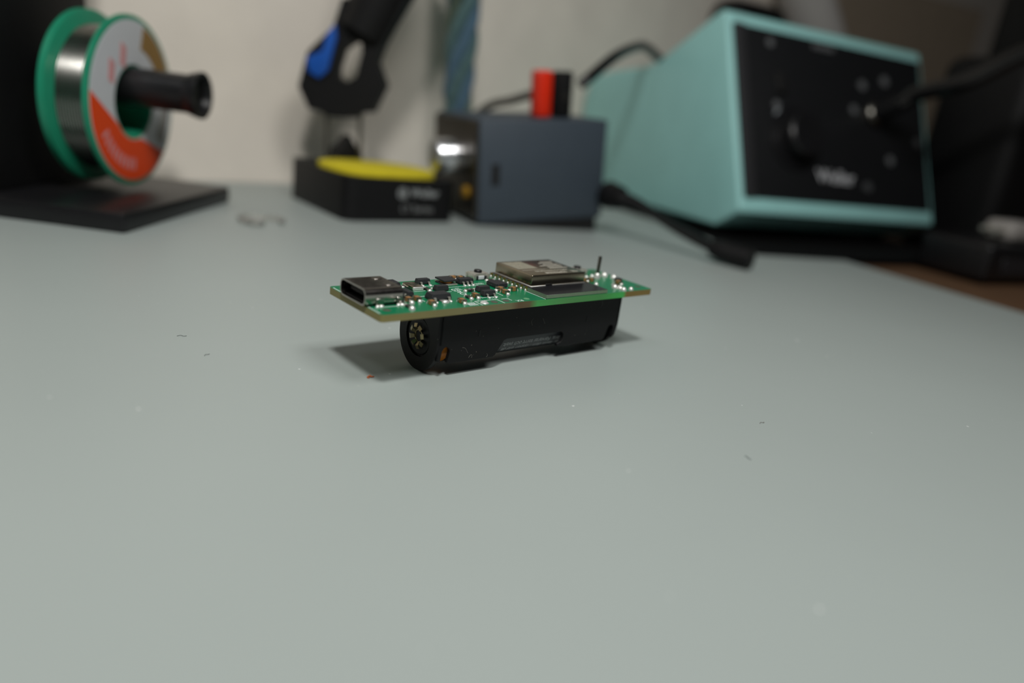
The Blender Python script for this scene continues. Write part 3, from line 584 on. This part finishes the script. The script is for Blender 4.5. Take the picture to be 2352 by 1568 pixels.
for x in (14, WD-14):
    for y in (24, 140): bm = B(); bm_cyl(bm, (x, y, 1.5), (x, y, 6.6), 5, n=24); obj('foot', bm, M_blkm, ws)

bm = B(); bm_prism(bm, [(-6, -24), (60, -31), (150, -30), (150, 150), (-2, 150)], 'z', 0, 1.5, .3, 1); o = obj('shadow_pad', bm, mat('shadow_black', (9, 9, 10), .8, spec=.15)); o.matrix_world = MW; tag(o, 'thin black pad added as shadow under the teal soldering station', 'pad')  # added black sheet stands in for the shadow under and before the station
# iron cord leaving the station towards the bench edge
def w2(d, n, z): p = GB+d28*d+n28*n; return Vector((p.x, p.y, z))
co = thing('soldering_cable', 'glossy black cord rising from the station panel, sweeping out of frame', 'cable', tuple(w2(98, 16, 0)))
o0 = w2(98, 16, 0)
_so = lambda y: (MW @ Matrix.Diagonal((S, S, S, 1)) @ FP @ Vector((98, y, 57)))/S
bm = B(); bm_tube(bm, [p-o0 for p in (_so(-5.4), _so(-12), _so(-19))], lambda u: 5.4-u*1.2, 18, 6); obj('connector', bm, M_blks, co)
bm = B(); bm_tube(bm, [p-o0 for p in (_so(-18), _so(-24)+Vector((2, 0, 3)), Vector((199.5, 382, 88)), Vector((216, 366, 103)), Vector((246, 340, 118)), Vector((300, 330, 112)), Vector((340, 360, 60)), Vector((350, 400, 3)))], 4.2, 18, 10); obj('cord', bm, M_cable, co)

# dark gear at the bench edge
def gear(name, label, cat, d0, d1, n0, n1, z0, z1, bev, m, seg=4):
    c0 = w2((d0+d1)/2, (n0+n1)/2, z0); o = thing(name, label, cat, tuple(c0), (0, 0, A28)); bm = B()
    bm_box(bm, -(d1-d0)/2, (d1-d0)/2, -(n1-n0)/2, (n1-n0)/2, 0, z1-z0, bev, seg); obj('case', bm, m, o); return o, (d1-d0)/2, (n1-n0)/2, z1-z0
g, a, b, h = gear('equipment_case', 'bulky black equipment case standing past the end of the teal station', 'equipment', 161, 340, -20, 36, -2, 108, 9, M_blkm, 4)
bm = B(); bm_box(bm, -58, a-1, -b+4, b-1, h-14, h+60, 9, 4); obj('upper_housing', bm, M_blkm, g)
bm = B(); bm_tube(bm, [Vector(p)+Vector((-15.5, -3, 168.5)) for p in ((60, 8, 5.6), (20, 4, 6), (-30, 0, 9), (-66, -8, 2), (-80, -22, -22), (-76, -38, -48), (-54, -44, -70), (-10, -42, -78))], 5, 16, 10); obj('power_cord', bm, M_cable, g)
for k in range(4): bm = B(); bm_box(bm, -60, 40, -b-.4, -b+1, 20+k*16, 26+k*16, 1, 2); obj('vent_rib', bm, M_blks, g)
g2, a, b, h = gear('power_brick', 'low black power brick at the mat edge before the station', 'power supply', 92, 158, -66, -31, 0, 17, 2.2, M_blks)
bm = B(); bm_box(bm, -22, 10, -b-.25, -b+.5, 4, 11, .3, 1); obj('rating_plate', bm, mat('plate_dark', (36, 36, 40), .5, var=.1), g2)
bm = B(); bm_tube(bm, [(a-1, 0, 8), (a+10, -2, 7), (a+30, -10, 2.6), (a+70, -22, .4)], 2.2, 12); obj('cord', bm, M_cable, g2)
gp, a, b, h = gear('mains_plug', 'pale grey plug lying on the black power brick', 'plug', 118, 142, -58, -42, 17.2, 27, 3.5, M_plug)
bm = B(); bm_tube(bm, [(10, 0, 5), (20, 2, 8), (36, 6, 6), (60, 14, -10), (90, 30, -18)], 2.2, 12); obj('cord', bm, M_cable, gp)
for s in (-3, 3): bm = B(); bm_cyl(bm, (-12, s, 5), (-19, s, 5), 1.2, n=14); obj('pin', bm, M_tin, gp)
# things standing behind the station
g3, a, b, h = gear('speaker_case', 'black rounded case standing behind the teal station', 'case', 112, 168, 164, 196, -2, 139, 12, M_blkm)
bm = B(); bm_lathe(bm, [(16, 0), (16, 1), (13, 2), (0, 2)], 32, Matrix.Translation((0, -b+.2, 90)) @ Matrix.Rotation(R(90), 4, 'X')); obj('grille', bm, M_blks, g3)
pr = thing('paper_roll', 'pale grey paper roll leaning behind the teal station', 'paper roll', tuple(w2(316, 198, -2)), (0, 0, A28)); bm = B()
bm_lathe(bm, [(19, 0), (20, 0), (20, 260), (19, 260), (18, 259.5), (18, .5), (19, 0)], 40, Matrix.Translation((10, 0, 15)) @ Matrix.Rotation(R(-40), 4, 'Y')); obj('sheet', bm, M_paper, pr)
bm = B(); bm_lathe(bm, [(14, 2), (16, 2), (16, 288), (14, 288), (14, 2)], 32, Matrix.Translation((10, 0, 15)) @ Matrix.Rotation(R(-40), 4, 'Y')); obj('core_tube', bm, M_card, pr)
cb = thing('cardboard_box', 'brown cardboard box standing in shade behind the equipment case', 'box', tuple(w2(370, 250, -2)), (0, 0, A28)); bm = B()
bm_box(bm, -95, 95, -20, 50, 0, 190, .8, 1); obj('carton', bm, M_card, cb)
bm = B(); bm_box(bm, -95, 95, -14, 44, 189.9, 191.5, .3, 1); obj('lid_flap', bm, M_card, cb)

# ------------------------------------------------------------------ braided cord hanging before the wall
br = thing('braided_cord', 'frayed teal and blue braided cord hanging before the wall', 'cord', (-41, 394, 0))
for k, m in enumerate((M_ropeA, M_ropeB, M_ropeC, M_ropeA, M_ropeB)):
    pts = []
    for i in range(70):
        z = 1+i*5.0; a = i*.42+k*2*math.pi/5; r = 3.6+min(2.6, z/60); cx = -z*.045
        pts.append((cx+r*math.cos(a)+random.uniform(-.5, .5), .8*r*math.sin(a), z))
    bm = B(); bm_tube(bm, pts, 3.1 if k != 2 else 2.7, 9, 2); obj('strand', bm, m, br)
# ------------------------------------------------------------------ crumbs on the mat
bm = B(); bm_tube(bm, [(-.5, -.3, .12), (-.1, .1, .3), (.2, -.05, .25), (.6, .4, .14)], lambda u: .16*(1.2-abs(u-.4)), 8, 4); bm_tube(bm, [(-.5, -.3, .12), (-.3, -.5, .1), (.0, -.45, .1)], .1, 7, 4)
o = obj('crumb', bm, M_crumb); o.location = Vector((-24.9, 126.2, 0))*S; tag(o, 'tiny orange-brown curl of debris on the mat beside the board', 'debris')
bm = B(); bm_tube(bm, [(7*math.cos(a)+random.uniform(-.6, .6), 6*math.sin(a)+random.uniform(-.6, .6), .8+random.uniform(0, .6)) for a in [i*.52 for i in range(11)]], .75, 8, 4)
bm_box(bm, -3.2, 2.2, -6.8, -3.4, .1, 1.6, .6, 2)
o = obj('plastic_scrap', bm, M_clear); o.location = Vector((-92.5, 256, 0))*S; tag(o, 'small clear curl of plastic film between the two stands', 'scrap')

# lint on the mat
for (x, y, a, k), lab in zip([(-63.6, 134.5, 20, 1.0), (-55.2, 126.6, 70, .8), (48.6, 129.5, 40, .9), (41.5, 113, 120, .8)],
        ['dark lint speck on the mat far out past the USB end', 'dark lint speck nearest the orange crumb, past the USB end', 'pale lint speck on the mat past the far end of the board', 'dark curled lint speck on open mat before the station']):
    bm = B(); bm_tube(bm, [(-.9*k, 0, .08), (-.3*k, .3*k, .12), (.3*k, -.1*k, .12), (.8*k, .2*k, .08)], .05, 6, 4)
    o = obj('lint_fibre', bm, M_lint if 'pale' in lab else mat('dark_lint', (118, 126, 124), .9)); o.location = Vector((x, y, 0))*S; o.rotation_euler = (0, 0, R(a)); tag(o, lab, 'lint', 'lint specks on the mat')
